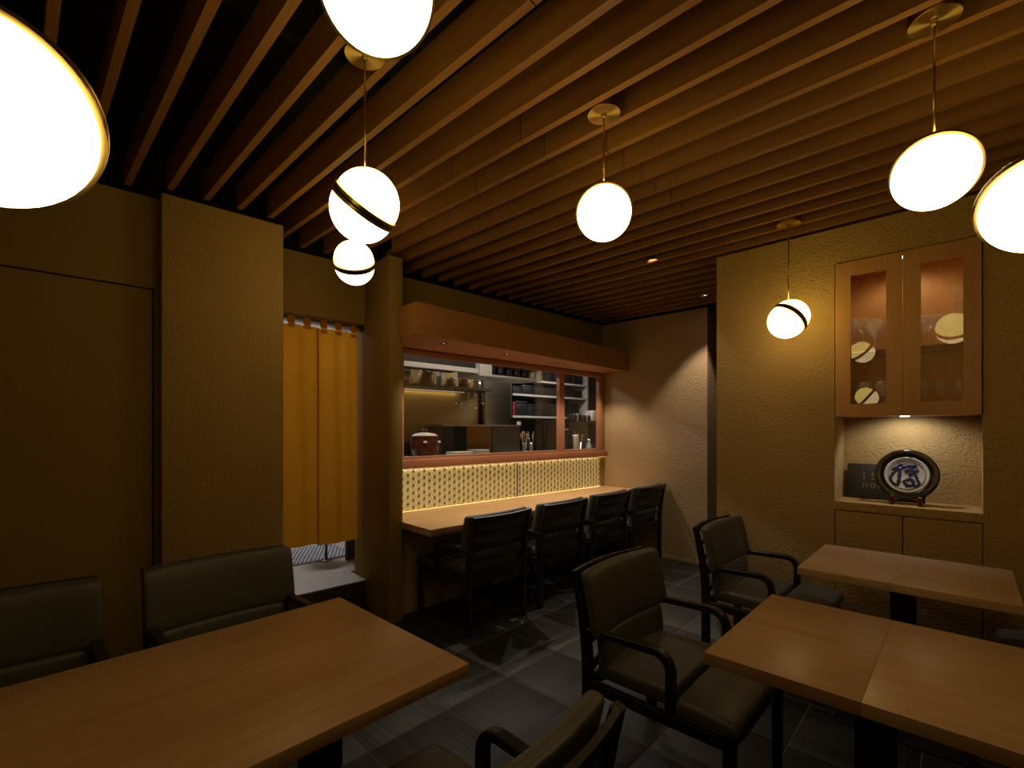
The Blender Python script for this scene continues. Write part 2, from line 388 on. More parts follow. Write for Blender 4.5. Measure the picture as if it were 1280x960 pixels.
# ceiling void with cedar battens
ce = struct(obj('ceiling', MB().box((-2.3, -1.7, 3.0), (6.4, 3.4, 3.06)), M['black']))
def batten_end(x):
    s = (x - 1.903) / cos(TH)
    if s < -1.39: d = 0.08
    elif s < -0.79: d = -0.012
    elif s < -0.11: d = 0.33
    elif s < 0.03: d = -0.012
    else: d = 0.33
    return wp(s, d).y
PITCH = 0.158; BX0 = 0.543; BW = 0.029; BZ0 = 2.577; BZ1 = 2.714
canopies = []   # (x, y) filled below, battens do not touch them
rb = random.Random(3)
for k in range(-16, 27):
    x0 = BX0 + PITCH*k; xc = x0 + BW/2
    if xc > XB - 0.02: continue
    ye = batten_end(xc); ys = -1.6
    if k in (8, 10, 12, 14, 16, 18): j1 = [1.145]
    elif k in (9, 11, 13, 15, 17): j1 = [1.155, 2.05]
    elif k in (6, 7): j1 = [1.37, 1.83]
    else: j1 = [rb.choice([0.35, 0.9, 1.95, 2.02])]
    cuts = [ys] + [c for c in j1 if c < ye - 0.1] + [ye]
    for a, b in zip(cuts[:-1], cuts[1:]):
        L = (b - a - 0.005)
        obj('batten', MB().box((-BW/2, -L/2, 0), (BW/2, L/2, BZ1 - BZ0)), M['batten'], ce, (xc, (a + b)/2, BZ0))
for y in (-1.0, -0.1, 0.8, 1.7, 2.55):
    obj('joist', MB().box((-2.25, y - 0.02, BZ1 + 0.001), (XB, y + 0.02, BZ1 + 0.05)), M['black'], ce)
obj('duct', MB().box((-0.6, 0.9, 2.85), (-0.2, 2.4, 2.99)), M['black'], ce)

# left wall group (frame s, d): door wall, big pier, doorway lintel, slim pier, counter wall
DW = 0.105
wl = MB().box((-4.2, DW, 2.086), (-1.38, 0.5, ZC)).box((-1.400, DW, 0), (-1.38, 0.5, 2.086)).box((-4.2, DW, 0), (-2.42, 0.5, 2.086)).box((-2.42, DW + 0.06, 0), (-1.40, 0.5, 2.086))
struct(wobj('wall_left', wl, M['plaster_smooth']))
struct(wobj('door_1', MB().box((-2.41, DW + 0.004, 0.004), (-1.408, DW + 0.05, 2.078)), M['plaster_smooth']))
struct(wobj('pillar', MB().rbox((-1.381, 0.0, 0), (-0.794, 0.55, ZC), 0.006, k=1), M['plaster']))
struct(wobj('wall_doorway', MB().box((-0.794, 0.372, 2.135), (-0.105, 0.55, ZC)), M['plaster_smooth']))
struct(wobj('pillar', MB().rbox((-0.107, 0.0, 0), (0.0, 0.55, ZC), 0.005, k=1), M['plaster_smooth']))
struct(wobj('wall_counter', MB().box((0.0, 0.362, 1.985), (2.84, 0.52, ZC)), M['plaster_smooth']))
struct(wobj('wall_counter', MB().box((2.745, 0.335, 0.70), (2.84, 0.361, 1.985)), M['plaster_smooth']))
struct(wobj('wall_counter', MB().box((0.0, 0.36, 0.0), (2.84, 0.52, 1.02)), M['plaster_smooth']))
# back wall and the passage beyond it
struct(obj('wall_back', MB().prism([(XB, 1.847), (XB + 0.9, 1.847), (XB + 0.9, 3.0), (XB, 3.06)], 0, ZC), M['plaster_back']))
struct(obj('baseboard_back', MB().box((XB - 0.006, 1.847, 0), (XB, 2.66, 0.028)), M['plaster_back']))
struct(obj('wall_passage', MB().box((5.64, 1.0, 0), (5.7, 3.0, ZC)), M['plaster_back']))
# right wall with its recess
rw = MB()
NY0, NY1, NZ0, NZ1 = -0.067, 0.571, 0.919, 2.343
X2 = 3.80
rw.box((XR, NY1, 0), (X2, 1.267, ZC)).box((XR, -1.7, 0), (X2, NY0, ZC)).box((XR, NY0, NZ1 + 0.004), (X2, NY1, ZC)).box((XR, NY0, 0.872), (X2, NY1, NZ0))
rw.box((3.745, NY0, NZ0), (X2, NY1, NZ1)).box((XR + 0.05, NY0, 0), (X2, NY1, 0.872))
struct(obj('wall_right', rw, M['plaster_right_lit']))
# near walls behind the camera, and the walls above the battens
struct(obj('wall_near', MB().box((-2.36, -1.76, 0), (XR, -1.7, ZC)), M['plaster_smooth']))
struct(obj('wall_side', MB().box((-2.36, -1.7, 0), (-2.3, 3.4, ZC)), M['plaster_smooth']))
for a, b in (((-2.36, -1.76, ZC), (6.4, -1.7, 3.0)), ((-2.36, -1.7, ZC), (-2.3, 3.4, 3.0)), ((6.4, -1.76, 0), (6.46, 2.9, 3.0))):
    struct(obj('wall_void', MB().box(a, b), M['black']))
struct(wobj('wall_void', MB().box((-4.2, 0.5, ZC), (4.6, 0.56, 3.0)), M['black']))
# raised doorway step and the kitchen floor beyond
st = struct(wobj('step', MB().box((-0.794, 0.35, 0), (-0.108, 0.62, 0.225)), M['steeldark']))
obj('step_top', MB().box((-0.794, 0.343, 0.225), (-0.108, 0.62, 0.235)), M['concrete'], st)
struct(wobj('floor_kitchen', MB().box((-1.6, 0.62, 0.0), (6.2, 3.1, 0.235)), M['concrete']))
struct(wobj('wall_kitchen', MB().box((-1.6, 2.5, 0.235), (6.2, 2.56, 2.6)), M['steel']))
struct(wobj('wall_kitchen', MB().box((6.14, 0.56, 0.235), (6.2, 2.5, 2.6)).box((-1.6, 0.56, 0.235), (-1.54, 2.5, 2.6)), M['steeldark']))
struct(wobj('ceiling_kitchen', MB().box((-1.6, 0.56, 2.6), (6.2, 2.56, 2.66)), M['offwhite']))
# soffit over the counter (square to the back wall), with its lower lining
fa = wp(-0.03, -0.23); 
poly = [(fa.x, fa.y), (XB, 2.706), (XB, wp(2.83, 0.36).y - 0.004), (wp(0.0, 0.36).x, wp(0.0, 0.36).y - 0.001), (wp(0.003, -0.003).x, wp(0.003, -0.003).y), (wp(-0.03, -0.003).x, wp(-0.03, -0.003).y)]
sf = struct(obj('soffit', MB().prism(poly, 1.993, 2.205), M['cherry']))
# window
wn = struct(wobj('window_1', MB().box((0.19, 0.315, 1.945), (2.745, 0.36, 1.985)).box((2.69, 0.315, 1.11), (2.745, 0.36, 1.945)).box((0.0, 0.315, 1.11), (0.19, 0.36, 1.985)).box((0.19, 0.315, 1.11), (2.69, 0.36, 1.135)), M['cherry_red']))
obj('mullion', MB().box((2.014, 0.315, 1.135), (2.094, 0.358, 1.945)), M['cherry_red'], wn)
obj('pane', MB().box((0.19, 0.338, 1.13), (1.78, 0.342, 1.95)), M['pane'], wn)
obj('pane', MB().box((1.66, 0.349, 1.13), (2.03, 0.353, 1.95)), M['pane'], wn)
obj('pane', MB().box((2.08, 0.338, 1.13), (2.695, 0.342, 1.95)), M['pane'], wn)
struct(wobj('trim_1', MB().rbox((0.0, 0.300, 1.042), (2.835, 0.362, 1.112), 0.003, k=1), M['cherry_red']))

# ================================================================== COUNTER
c0 = wp(-0.012, -0.375); c1 = wp(-0.012, -0.004); c2 = wp(0.004, -0.004); c3 = wp(0.004, 0.3405); c4 = Vector((XB - 0.002, wp(2.83, 0.3405).y, 0))
ct = thing('counter', 'long wooden counter with a rough bark front edge below the kitchen window', 'counter', (c0.x, c0.y, 0))
rr = random.Random(5)
front = []; nseg = 60
for i in range(nseg + 1):
    x = c0.x + (XB - 0.002 - c0.x)*i/nseg
    front.append((x, c0.y + 0.010*sin(x*5.1) + 0.006*sin(x*13.7)))
TZ0, TZ1 = 0.655, 0.70
poly = front + [(c4.x, c4.y), (c3.x, c3.y), (c2.x, c2.y), (c1.x, c1.y)]
poly = [(x - c0.x, y - c0.y) for x, y in poly]
obj('worktop', MB().prism(poly, TZ0 + 0.001, TZ1), M['counter'], ct)
eb = MB(); vv = []; ff = []
for i, (x, y) in enumerate(front):
    for j, (dy, z) in enumerate(((0.0, TZ1 - 0.002), (-0.006, 0.688), (-0.002, 0.676), (-0.008, 0.664), (0.006, TZ0), (0.03, TZ0))):
        jt = rr.uniform(-0.004, 0.004) if 0 < j < 4 else 0
        vv.append((x - c0.x, y - c0.y + dy + jt, z + (rr.uniform(-0.002, 0.002) if 0 < j < 4 else 0)))
for i in range(nseg):
    for j in range(5):
        a = i*6 + j; ff.append((a, a + 6, a + 7, a + 1))
obj('bark_edge', eb.add(vv, ff, True), M['bark'], ct)
b0 = wp(0.003, 0.09)
obj('base_panel', MB().prism([(b0.x - c0.x, b0.y - c0.y), (XB - 0.002 - c0.x, b0.y + 0.02 - c0.y), (XB - 0.002 - c0.x, b0.y + 0.06 - c0.y), (b0.x - c0.x, b0.y + 0.04 - c0.y)], 0.0, TZ0), M['plaster_back'], ct)

# glowing lattice screen standing on the back of the counter
ls = wthing('lattice_screen', 'backlit gold star-lattice screen running along the back of the counter', 'screen', 0, 0, 0)
Z0, Z1 = 0.702, 1.030
SP = [(0.012, 1.432), (1.440, 2.832)]
for a, b in SP:
    obj('backlit_sheet', MB().box((a, 0.350, Z0 + 0.010), (b, 0.357, Z1)), M['sheet'], ls)
    lat = MB(); hub = MB()
    p = 0.058; cw = p*math.sqrt(3)/2
    def bar(x0, z0, x1, z1, wd=0.0010):
        if min(x0, x1) < a or max(x0, x1) > b or min(z0, z1) < Z0 or max(z0, z1) > Z1: 
            # clip to the frame
            t0, t1 = 0.0, 1.0
            for q0, q1, lo, hi in ((x0, x1, a, b), (z0, z1, Z0, Z1)):
                d = q1 - q0
                if abs(d) < 1e-9:
                    if q0 < lo or q0 > hi: return
                    continue
                u, v = (lo - q0)/d, (hi - q0)/d
                if u > v: u, v = v, u
                t0 = max(t0, u); t1 = min(t1, v)
            if t1 - t0 < 0.02: return
            x0, z0, x1, z1 = x0 + (x1-x0)*t0, z0 + (z1-z0)*t0, x0 + (x1-x0)*t1, z0 + (z1-z0)*t1
        L = math.hypot(x1-x0, z1-z0)
        if L < 1e-4: return
        nx, nz = -(z1-z0)/L*wd, (x1-x0)/L*wd
        y0, y1 = 0.3435, 0.3485
        v = [(x0+nx,y0,z0+nz),(x0-nx,y0,z0-nz),(x1-nx,y0,z1-nz),(x1+nx,y0,z1+nz),(x0+nx,y1,z0+nz),(x0-nx,y1,z0-nz),(x1-nx,y1,z1-nz),(x1+nx,y1,z1+nz)]
        lat.add(v, [(0,1,2,3),(0,4,5,1),(2,6,7,3),(0,3,7,4),(1,5,6,2)])
    nc = int((b - a)/cw) + 2
    for i in range(-1, nc + 1):
        for j in range(-1, 8):
            X = a + 0.03 + i*cw; Z = Z0 - 0.005 + (j + (0.5 if i % 2 else 0))*p
            nb = [(X + cw, Z + p/2), (X, Z + p), (X - cw, Z + p/2), (X - cw, Z - p/2), (X, Z - p), (X + cw, Z - p/2)]
            for q in range(3): bar(X, Z, *nb[q])
            for q in range(6):
                m = ((X + nb[q][0] + nb[(q+1) % 6][0])/3, (Z + nb[q][1] + nb[(q+1) % 6][1])/3)
                bar(X, Z, *m)
            if a < X < b and Z0 < Z < Z1:
                hub.add([(X + 0.0066*cos(PI/3*q), 0.3425, Z + 0.0066*sin(PI/3*q)) for q in range(6)] + [(X + 0.0066*cos(PI/3*q), 0.349, Z + 0.0066*sin(PI/3*q)) for q in range(6)],
                        [(0,1,2,3,4,5)] + [(q, (q+1) % 6, 6 + (q+1) % 6, 6+q) for q in range(6)])
    o = obj('lattice_bars', lat, M['lattice'], ls); o['kind'] = 'stuff'
    o = obj('lattice_hubs', hub, M['hub'], ls); o['kind'] = 'stuff'
obj('divider', MB().box((1.432, 0.341, Z0), (1.440, 0.357, Z1)), M['hub'], ls)
obj('led_strip', MB().box((0.02, 0.3300, 1.0392), (2.82, 0.3425, 1.0416)), M['led'], ls)
obj('led_strip', MB().box((0.02, 0.3420, 0.690), (2.82, 0.3515, 0.6985)), M['led'], ls)

# ================================================================== ARMCHAIRS
def stile_y(z):                       # rear post: upright below the seat, sweeping back above it
    if z < 0.40: return 0.275
    t = (z - 0.40)/0.385
    return 0.275 + 0.062*t**1.7
def make_chair(label, loc, rz):
    t = thing('armchair', label, 'chair', loc, rz, 'black armchairs')
    bw, lt = M['black_wood'], M['leather']
    HX = 0.262
    zs = [0, 0.2, 0.36, 0.42, 0.48, 0.54, 0.60, 0.66, 0.72, 0.785]
    for sx in (-1, 1):
        secs = [(0.0165, 0.021 - 0.009*max(0, (z - 0.45)/0.34)) for z in zs]
        obj('rear_leg', MB().sweep([(sx*HX, stile_y(z), z) for z in zs], secs, (1,0,0)), bw, t)
    for sx in (-1, 1):
        obj('front_leg', MB().sweep([(sx*HX, -0.262, z) for z in (0, 0.2, 0.372)], [(0.0155, 0.0155), (0.0165, 0.0175), (0.0175, 0.019)], (1,0,0)), bw, t)
    arc = [(-0.005 - 0.062*sin(a), 0.510 + 0.062*cos(a)) for a in [PI/2*i/6 for i in range(7)]]
    pts = [(0.278, 0.560), (0.15, 0.567)] + [(y, z) for y, z in arc] + [(-0.067, 0.46), (-0.066, 0.375)]
    for sx in (-1, 1):
        obj('armrest', MB().sweep([(sx*HX, y, z) for y, z in pts], [(0.0175, 0.013)]*2 + [(0.0175, 0.0145)]*(len(arc)) + [(0.0165, 0.0165)]*2, (1,0,0)), bw, t)
    for sx in (-1, 1):
        obj('side_rail', MB().sweep([(sx*HX, 0.26, 0.352), (sx*HX, 0.0, 0.350), (sx*HX, -0.07, 0.350), (sx*HX, -0.25, 0.352)], (0.0125, 0.021), (1,0,0)), bw, t)
    obj('front_rail', MB().box((-0.247, -0.272, 0.333), (0.247, -0.250, 0.374)), bw, t)
    obj('rear_rail', MB().box((-0.247, 0.262, 0.333), (0.247, 0.284, 0.374)), bw, t)
    # slats bowed to the rear between the stiles
    for z, hh in ((0.405, 0.017), (0.505, 0.015), (0.595, 0.015), (0.682, 0.014)):
        mb = MB(); n = 10
        pl = [(-0.25 + 0.5*i/n, stile_y(z) + 0.038*(1 - (2*i/n - 1)**2), z) for i in range(n+1)]
        mb.sweep(pl, (hh, 0.0055), (0, 0.10, 0.995)); obj('back_slat', mb, bw, t)
    mb = MB(); n = 12
    pl = [(-0.278 + 0.556*i/n, stile_y(0.765) - 0.002 + 0.038*(1 - (2*i/n - 1)**2), 0.765) for i in range(n+1)]
    mb.sweep(pl, (0.020, 0.0095), (0, 0.28, 0.96)); obj('top_rail', mb, bw, t)
    # cushions
    def back(p):
        y = stile_y(p.z) - 0.066 + p.y + 0.036*(1 - (p.x/0.29)**2)
        return Vector((p.x, y, p.z))
    obj('back_pad', MB().rbox((-0.288, -0.025, 0.545), (0.288, 0.029, 0.790), 0.022, (8, 1, 6), 3, back), lt, t)
    obj('lower_back_pad', MB().rbox((-0.242, -0.027, 0.405), (0.242, 0.027, 0.552), 0.024, (8, 1, 4), 3, back), lt, t)
    def puff(p):
        k = max(0, 1 - (p.x/0.29)**2)
        return Vector((p.x, p.y, p.z + (0.010*k if p.z > 0.40 else 0)))
    obj('seat_pad', MB().rbox((-0.240, -0.058, 0.374), (0.240, 0.250, 0.434), 0.020, (6, 5, 1), 3, puff), lt, t)
    def puff2(p):
        k = max(0, 1 - (p.x/0.30)**2); fr = max(0, (-0.17 - p.y)/0.14)
        return Vector((p.x, p.y, p.z + (0.010*k if p.z > 0.40 else 0) - 0.016*fr**2*(1 if p.z > 0.40 else 0)))
    sp = obj('seat_front_pad', MB().rbox((-0.282, -0.300, 0.374), (0.282, -0.084, 0.436), 0.024, (6, 4, 1), 3, puff2), lt, t)
    sp['label'] = 'wider front half of the leather seat'
    pz = MB(); q = [(-0.270, -0.290), (0.270, -0.290)]
    pz.tube([(-0.278, -0.09, 0.388), (-0.2835, -0.12, 0.388), (-0.2835, -0.27, 0.388), (-0.262, -0.3005, 0.388), (0.262, -0.3005, 0.388), (0.2835, -0.27, 0.388), (0.2835, -0.12, 0.388), (0.278, -0.09, 0.388)], 0.0028, 6)
    obj('piping', pz, M['seam'], sp)
    # glides
    for sx in (-1, 1):
        for y in (0.275, -0.262):
            pass
    return t
ch0 = make_chair('black leather armchair pulled up to the near right maple table', (1.825, 0.80, 0), 0)
CH = [((3.0, 0.80, 0), 0, 'black leather armchair at the small table along the right wall, facing out'),
      ((0.64, 2.09, 0), 0, 'olive leather armchair behind the left table, in front of the plaster pier'),
      ((-0.05, 2.105, 0), 0, 'olive leather armchair behind the left table, before the flush door at the photo edge'),
      ((0.59, 0.85, 0), PI, 'black armchair in the foreground tucked to the near side of the left table'),
      ((2.31, 2.61, 0), PI, 'black armchair at the counter closest to the doorway, its slatted back to us'),
      ((3.02, 2.61, 0), PI, 'second black armchair along the counter from the doorway'),
      ((3.73, 2.61, 0), PI, 'third black armchair along the counter from the doorway'),
      ((4.44, 2.61, 0), PI, 'black armchair at the far end of the counter beside the lit back wall'),
      ((2.90, -0.40, 0), PI, 'black armchair at the far side of the small wall table, barely in the photo')]
for loc, rz, lab in CH: dup(ch0, loc, rz, lab)

# ================================================================== TABLES
def table(label, x0, x1, y0, y1, top, seam, m1, m2, colx=None):
    cx, cy = (x0+x1)/2, (y0+y1)/2
    t = thing('table', label, 'table', (cx, cy, 0), 0, 'maple dining tables')
    th = 0.034
    if seam is None:
        obj('tabletop', MB().rbox((x0-cx, y0-cy, top-th), (x1-cx, y1-cy, top), 0.003, k=2), m1, t)
    else:
        obj('tabletop_board', MB().rbox((x0-cx, seam-cy+0.0001, top-th), (x1-cx, y1-cy, top), 0.0012, k=2), m1, t)
        obj('tabletop_board', MB().rbox((x0-cx, y0-cy, top-th), (x1-cx, seam-cy-0.0001, top), 0.0012, k=2), m2, t)
    for px in (colx or [cx]):
        q = px - cx
        obj('column', MB().rbox((q-0.045, -0.045, 0.014), (q+0.045, 0.045, top-th-0.006), 0.003, k=1), M['blackmetal'], t)
        obj('mounting_plate', MB().box((q-0.12, -0.16, top-th-0.006), (q+0.12, 0.16, top-th)), M['blackmetal'], t)
        obj('foot_plate', MB().rbox((q-0.20, -0.24, 0), (q+0.20, 0.24, 0.014), 0.003, k=1), M['blackmetal'], t)
    return t
table('long maple table at left in the foreground, on black steel columns', -0.62, 0.872, 0.992, 1.745, 0.705, None, M['maple'], None, [0.62, -0.37])
table('near right maple table of two boards on a black column', 1.374, 2.040, -0.175, 0.545, 0.71, 0.177, M['maple_y'], M['maple_y2'])
table('small reddish maple table against the right wall under the niche', 2.522, 3.137, -0.155, 0.566, 0.71, 0.222, M['maple_p'], M['maple_p'])

# ================================================================== PENDANTS
def pendant(label, x, y, zc, zl, phi, tilt=45, ch=0.062):
    t = thing('pendant_lamp', label, 'lamp', (x, y, zc), 0, 'two-part globe pendants')
    br = M['brass']
    obj('canopy', MB().lathe([(0.0, 0.0), (0.0625, 0.0), (0.0632, 0.0015), (0.0632, ch), (0.0, ch)], 48, smooth=False), br, t)
    obj('canopy_collar', MB().lathe([(0.0, -0.012), (0.008, -0.012), (0.010, 0.0), (0.0, 0.0)], 20), br, t)
    R = 0.103; BT = 0.028
    dz = zl - zc
    p = Vector((x, y, 0)); v = p.normalized(); right = Vector((v.y, -v.x, 0)); tc = -v
    nh = right*cos(rad(phi)) + tc*sin(rad(phi))
    n = (nh*sin(rad(tilt)) + Vector((0,0,1))*cos(rad(tilt))).normalized()
    q = n.to_track_quat('Z', 'Y').to_matrix()
    ctr = Vector((0, 0, dz))
    f = lambda a: ctr + q @ a
    hemi = [(R*cos(PI/2*i/14), BT/2 + R*sin(PI/2*i/14)) for i in range(15)]
    hemi[-1] = (0.0005, BT/2 + R)
    up = obj('upper_shade', MB().lathe([(0.001, BT/2)] + hemi, 48, f), M['lamp_up'], t)
    lo = obj('lower_shade', MB().lathe([(r, -z) for r, z in [(0.001, BT/2)] + hemi], 48, f), M['lamp'], t)
    RB = R + 0.006
    prof = [(0.02, BT/2 - 0.0005), (RB, BT/2 - 0.0005), (RB, 0.0035), (RB - 0.010, 0.0035), (RB - 0.010, -0.0035), (RB, -0.0035), (RB, -BT/2 + 0.0005), (0.02, -BT/2 + 0.0005)]
    band = obj('brass_band', MB().lathe(prof, 64, f, smooth=False), br, t)
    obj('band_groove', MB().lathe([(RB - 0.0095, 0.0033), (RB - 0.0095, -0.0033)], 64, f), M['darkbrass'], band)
    topz = dz + math.sqrt(max(0.0, R*R - 0.0)) * 0.97
    obj('rod', MB().tube([(0, 0, 0.0), (0, 0, topz)], 0.0032, 10), br, t)
    return t
pendant('globe pendant hanging lowest over the left table, cut by the left edge', -0.02, 0.83, 2.536, 1.727, -74, 52, 0.0405)
pendant('globe pendant at the top edge, shown from below as a plain white dome', 0.4785, 0.81, 2.57, 2.19, -90)
pendant('globe pendant with a diagonal brass band running down to the right, near the plaster pier', 0.7945, 1.42, 2.57, 2.079, 44)
pendant('globe pendant with a level brass band, farthest back by the doorway', 1.2685, 2.378, 2.57, 2.245, 98)
pendant('globe pendant in the middle of the ceiling with its lower half turned to us', 1.5845, 1.016, 2.572, 2.193, -93, 52)
pendant('globe pendant on a long rod from a brass disc at upper right', 1.9005, 0.0666, 2.568, 2.121, -87, 51)
pendant('globe pendant cut by the right edge, hung low over the near table', 1.5845, -0.12, 2.57, 1.86, -104, 53)
pendant('globe pendant beside the glass cabinet with a brass band across its upper right', 3.1645, 0.7565, 2.562, 2.003, -33)

# ================================================================== DOWNLIGHTS
for (x, y), lab in zip([(2.217, 2.812), (2.906, 2.826), (3.66, 2.836), (4.351, 2.846)],
        ['recessed downlight in the soffit nearest the slim pier', 'second recessed soffit downlight from the slim pier', 'third recessed soffit downlight from the slim pier', 'recessed soffit downlight nearest the back wall']):
    t = thing('downlight', lab, 'downlight', (x, y, 1.993), 0, 'soffit downlights')
    obj('trim_ring', MB().lathe([(0.026, 0.0), (0.026, -0.003), (0.034, -0.003), (0.034, 0.0)], 28, smooth=False), M['chrome'], t)
    obj('baffle', MB().lathe([(0.026, -0.0012), (0.0, -0.0010)], 28), M['black'], t)
    obj('lens', MB().lathe([(0.011, -0.0025), (0.0, -0.0025)], 20), M['spotdim'], t)
    spot('soffit_beam', (0, 0, -0.01), SOFFIT_W, t, rad(105), 0.6, SPOT_COL, 0.015)
for (x, y), lab, tg in (((3.24, 1.655), 'ceiling downlight between the battens, nearer the middle of the room', (0, 0, -1)), ((4.40, 1.75), 'ceiling downlight between the battens close to the back wall', (0, 0, -1))):
    t = thing('ceiling_spot', lab, 'downlight', (x, y, 2.585), 0, 'ceiling downlights')
    obj('housing', MB().lathe([(0.045, 0.12), (0.045, 0.0), (0.040, 0.0), (0.038, 0.01), (0.038, 0.12)], 28), M['blackmetal'], t)
    obj('lens', MB().lathe([(0.037, 0.012), (0.0, 0.012)], 28), M['spot'], t)
    spot('ceiling_beam', (0, 0, -0.004), CEIL_W*(1.0 if x > 4 else 0.38), t, rad(85), 0.35, SPOT_COL, 0.035, (0.0, 0, -1))

# ================================================================== NOREN
rod = wthing('noren_rod', 'thin black rod across the top of the doorway holding the noren', 'rod', -0.79, 0.40, 2.118)
obj('rod', MB().tube([(0, 0, 0), (0.682, 0, 0)], 0.006, 10), M['blackmetal'], rod)
obj('bracket', MB().box((0.664, -0.012, -0.022), (0.683, 0.012, 0.014)), M['blackmetal'], rod)
nr = wthing('noren', 'mustard cloth noren in two long halves hanging in the doorway', 'noren', -0.79, 0.40, 0)
for (a, b, ph, zb) in ((0.003, 0.357, 0.3, 0.545), (0.349, 0.652, 2.0, 0.520)):
    mb = MB(); vv = []; ff = []; nx, nz = 24, 30
    for sdy in (0, 1):
        for j in range(nz+1):
            z = zb + (2.070 - zb)*j/nz + 0.012*(1 - j/nz)*sin(a*20)
            for i in range(nx+1):
                u = i/nx; x = a + (b - a)*u
                amp = 0.012*(1 - 0.3*j/nz)
                y = amp*sin(u*7 + ph) + 0.006*sin(u*17 + ph*2 + j*0.05) + (0.0012 if sdy else 0) + (0.016 if a > 0.2 else 0.0)
                vv.append((x, y, z))
    N = (nx+1)*(nz+1)
    for j in range(nz):
        for i in range(nx):
            k = j*(nx+1) + i; ff.append((k, k+1, k+nx+2, k+nx+1))
    o = obj('cloth_half', MB().add(vv[:N], ff, True), M['noren'], nr)
for i, (x, hgt) in enumerate(((0.055, 0.06), (0.165, 0.06), (0.27, 0.06), (0.385, 0.075), (0.49, 0.075), (0.605, 0.075))):
    mb = MB(); hw = 0.022
    prof = [(-0.0145, 2.065 - hgt + 0.04), (-0.0145, 2.08), (-0.009, 2.118), (0, 2.127), (0.009, 2.118), (0.0, 2.075)]
    vv = [(x - hw, y, z) for y, z in prof] + [(x + hw, y, z) for y, z in prof]
    n = len(prof); mb.add(vv, [(k, k+1, n+k+1, n+k) for k in range(n-1)], True)
    obj('loop', mb, M['noren'], nr)

# ================================================================== GLASS CABINET, NICHE
cb = thing('display_cabinet', 'wooden wall cabinet with two glazed doors and glassware inside, set in the right wall', 'cabinet', (XR, 0.252, 1.428))
D = 0.315; Y0, Y1 = -0.314, 0.314; HZ = 0.913
cw_ = M['cabinet']
obj('body', MB().box((0.012, Y0, 0), (D, Y0 + 0.018, HZ)).box((0.012, Y1 - 0.018, 0), (D, Y1, HZ)).box((0.012, Y0, 0), (D, Y1, 0.02)).box((0.012, Y0, HZ - 0.02), (D, Y1, HZ)).box((D - 0.01, Y0, 0), (D, Y1, HZ)), cw_, cb)
for (a, b, ga, gb) in ((-0.0015, -0.313, -0.077, -0.245), (0.0015, 0.313, 0.072, 0.238)):
    lo, hi = min(a, b), max(a, b); gl, gh = min(ga, gb), max(ga, gb)
    d = MB().box((-0.010, lo, 0.0), (0.010, gl, HZ)).box((-0.010, gh, 0.0), (0.010, hi, HZ)).box((-0.010, gl, 0.0), (0.010, gh, 0.072)).box((-0.010, gl, HZ - 0.082), (0.010, gh, HZ))
    dr = obj('door', d, cw_, cb)
    obj('door_pane', MB().box((0.002, gl, 0.07), (0.005, gh, HZ - 0.08)), M['pane_cab'], dr)
obj('glass_shelf', MB().box((0.016, Y0 + 0.019, 0.374), (D - 0.011, Y1 - 0.019, 0.382)), M['shelfglass'], cb)
cl = thing('cabinet_light', 'small spot at the top of the glass cabinet between its doors', 'light', (XR + 0.028, 0.252, 2.315))
obj('lens', MB().lathe([(0.0, 0.0), (0.010, 0.0), (0.010, 0.008), (0.0, 0.008)], 16), M['spot'], cl)
spot('cabinet_beam', (0.04, 0, -0.012), CABINET_W, cl, rad(150), 0.6, (1.0, 0.78, 0.45), 0.02, (0.10, 0, -0.25))
nl = thing('niche_light', 'small spot under the glass cabinet lighting the wall niche', 'light', (XR + 0.13, 0.252, 1.4275))
obj('lens', MB().lathe([(0.0, -0.0022), (0.022, -0.0022), (0.022, 0.0), (0.0, 0.0)], 24), M['spot'], nl)
spot('niche_beam', (0.0, 0, -0.012), NICHE_W, nl, rad(150), 0.5, (0.96, 0.98, 1.0), 0.02, (0.10, 0, -0.25))
# low flush cupboard below the niche
lc = thing('wall_cupboard', 'pair of plastered cupboard doors flush in the wall below the niche', 'cupboard', (XR + 0.02, 0.252, 0))
for a, b in ((-0.314, -0.003), (0.003, 0.314)):
    obj('door', MB().box((-0.019, a, 0.004), (0.020, b, 0.866)), M['plaster_right_lit'], lc)
# framed plate on its stand
pl = thing('plate', 'dark-rimmed white plate with blue brush calligraphy on a stand in the niche', 'plate', (XR + 0.13, 0.245, 0.919))
Tl = rad(12)
ez = Vector((-cos(Tl), 0, sin(Tl))); ey = Vector((0, -1, 0)); ex = Vector((sin(Tl), 0, cos(Tl)))   # normal, right, up
pc = Vector((0.012, 0, 0.169))
pf = lambda a: pc + ey*a.x + ex*a.y + ez*a.z
obj('rim', MB().lathe([(0.0, -0.012), (0.10, -0.012), (0.142, 0.010), (0.146, 0.016), (0.138, 0.020), (0.108, 0.010), (0.100, 0.004), (0.0, 0.002)], 56, pf), M['plate_rim'], pl)
obj('white_centre', MB().lathe([(0.0, 0.0025), (0.094, 0.0045), (0.101, 0.0095), (0.103, 0.0075)], 48, pf), M['white'], pl)
ink = MB()
ink.tube([(0.083*cos(2*PI*i/40), 0.083*sin(2*PI*i/40), 0.005) for i in range(41)], 0.0013, 5, pf)
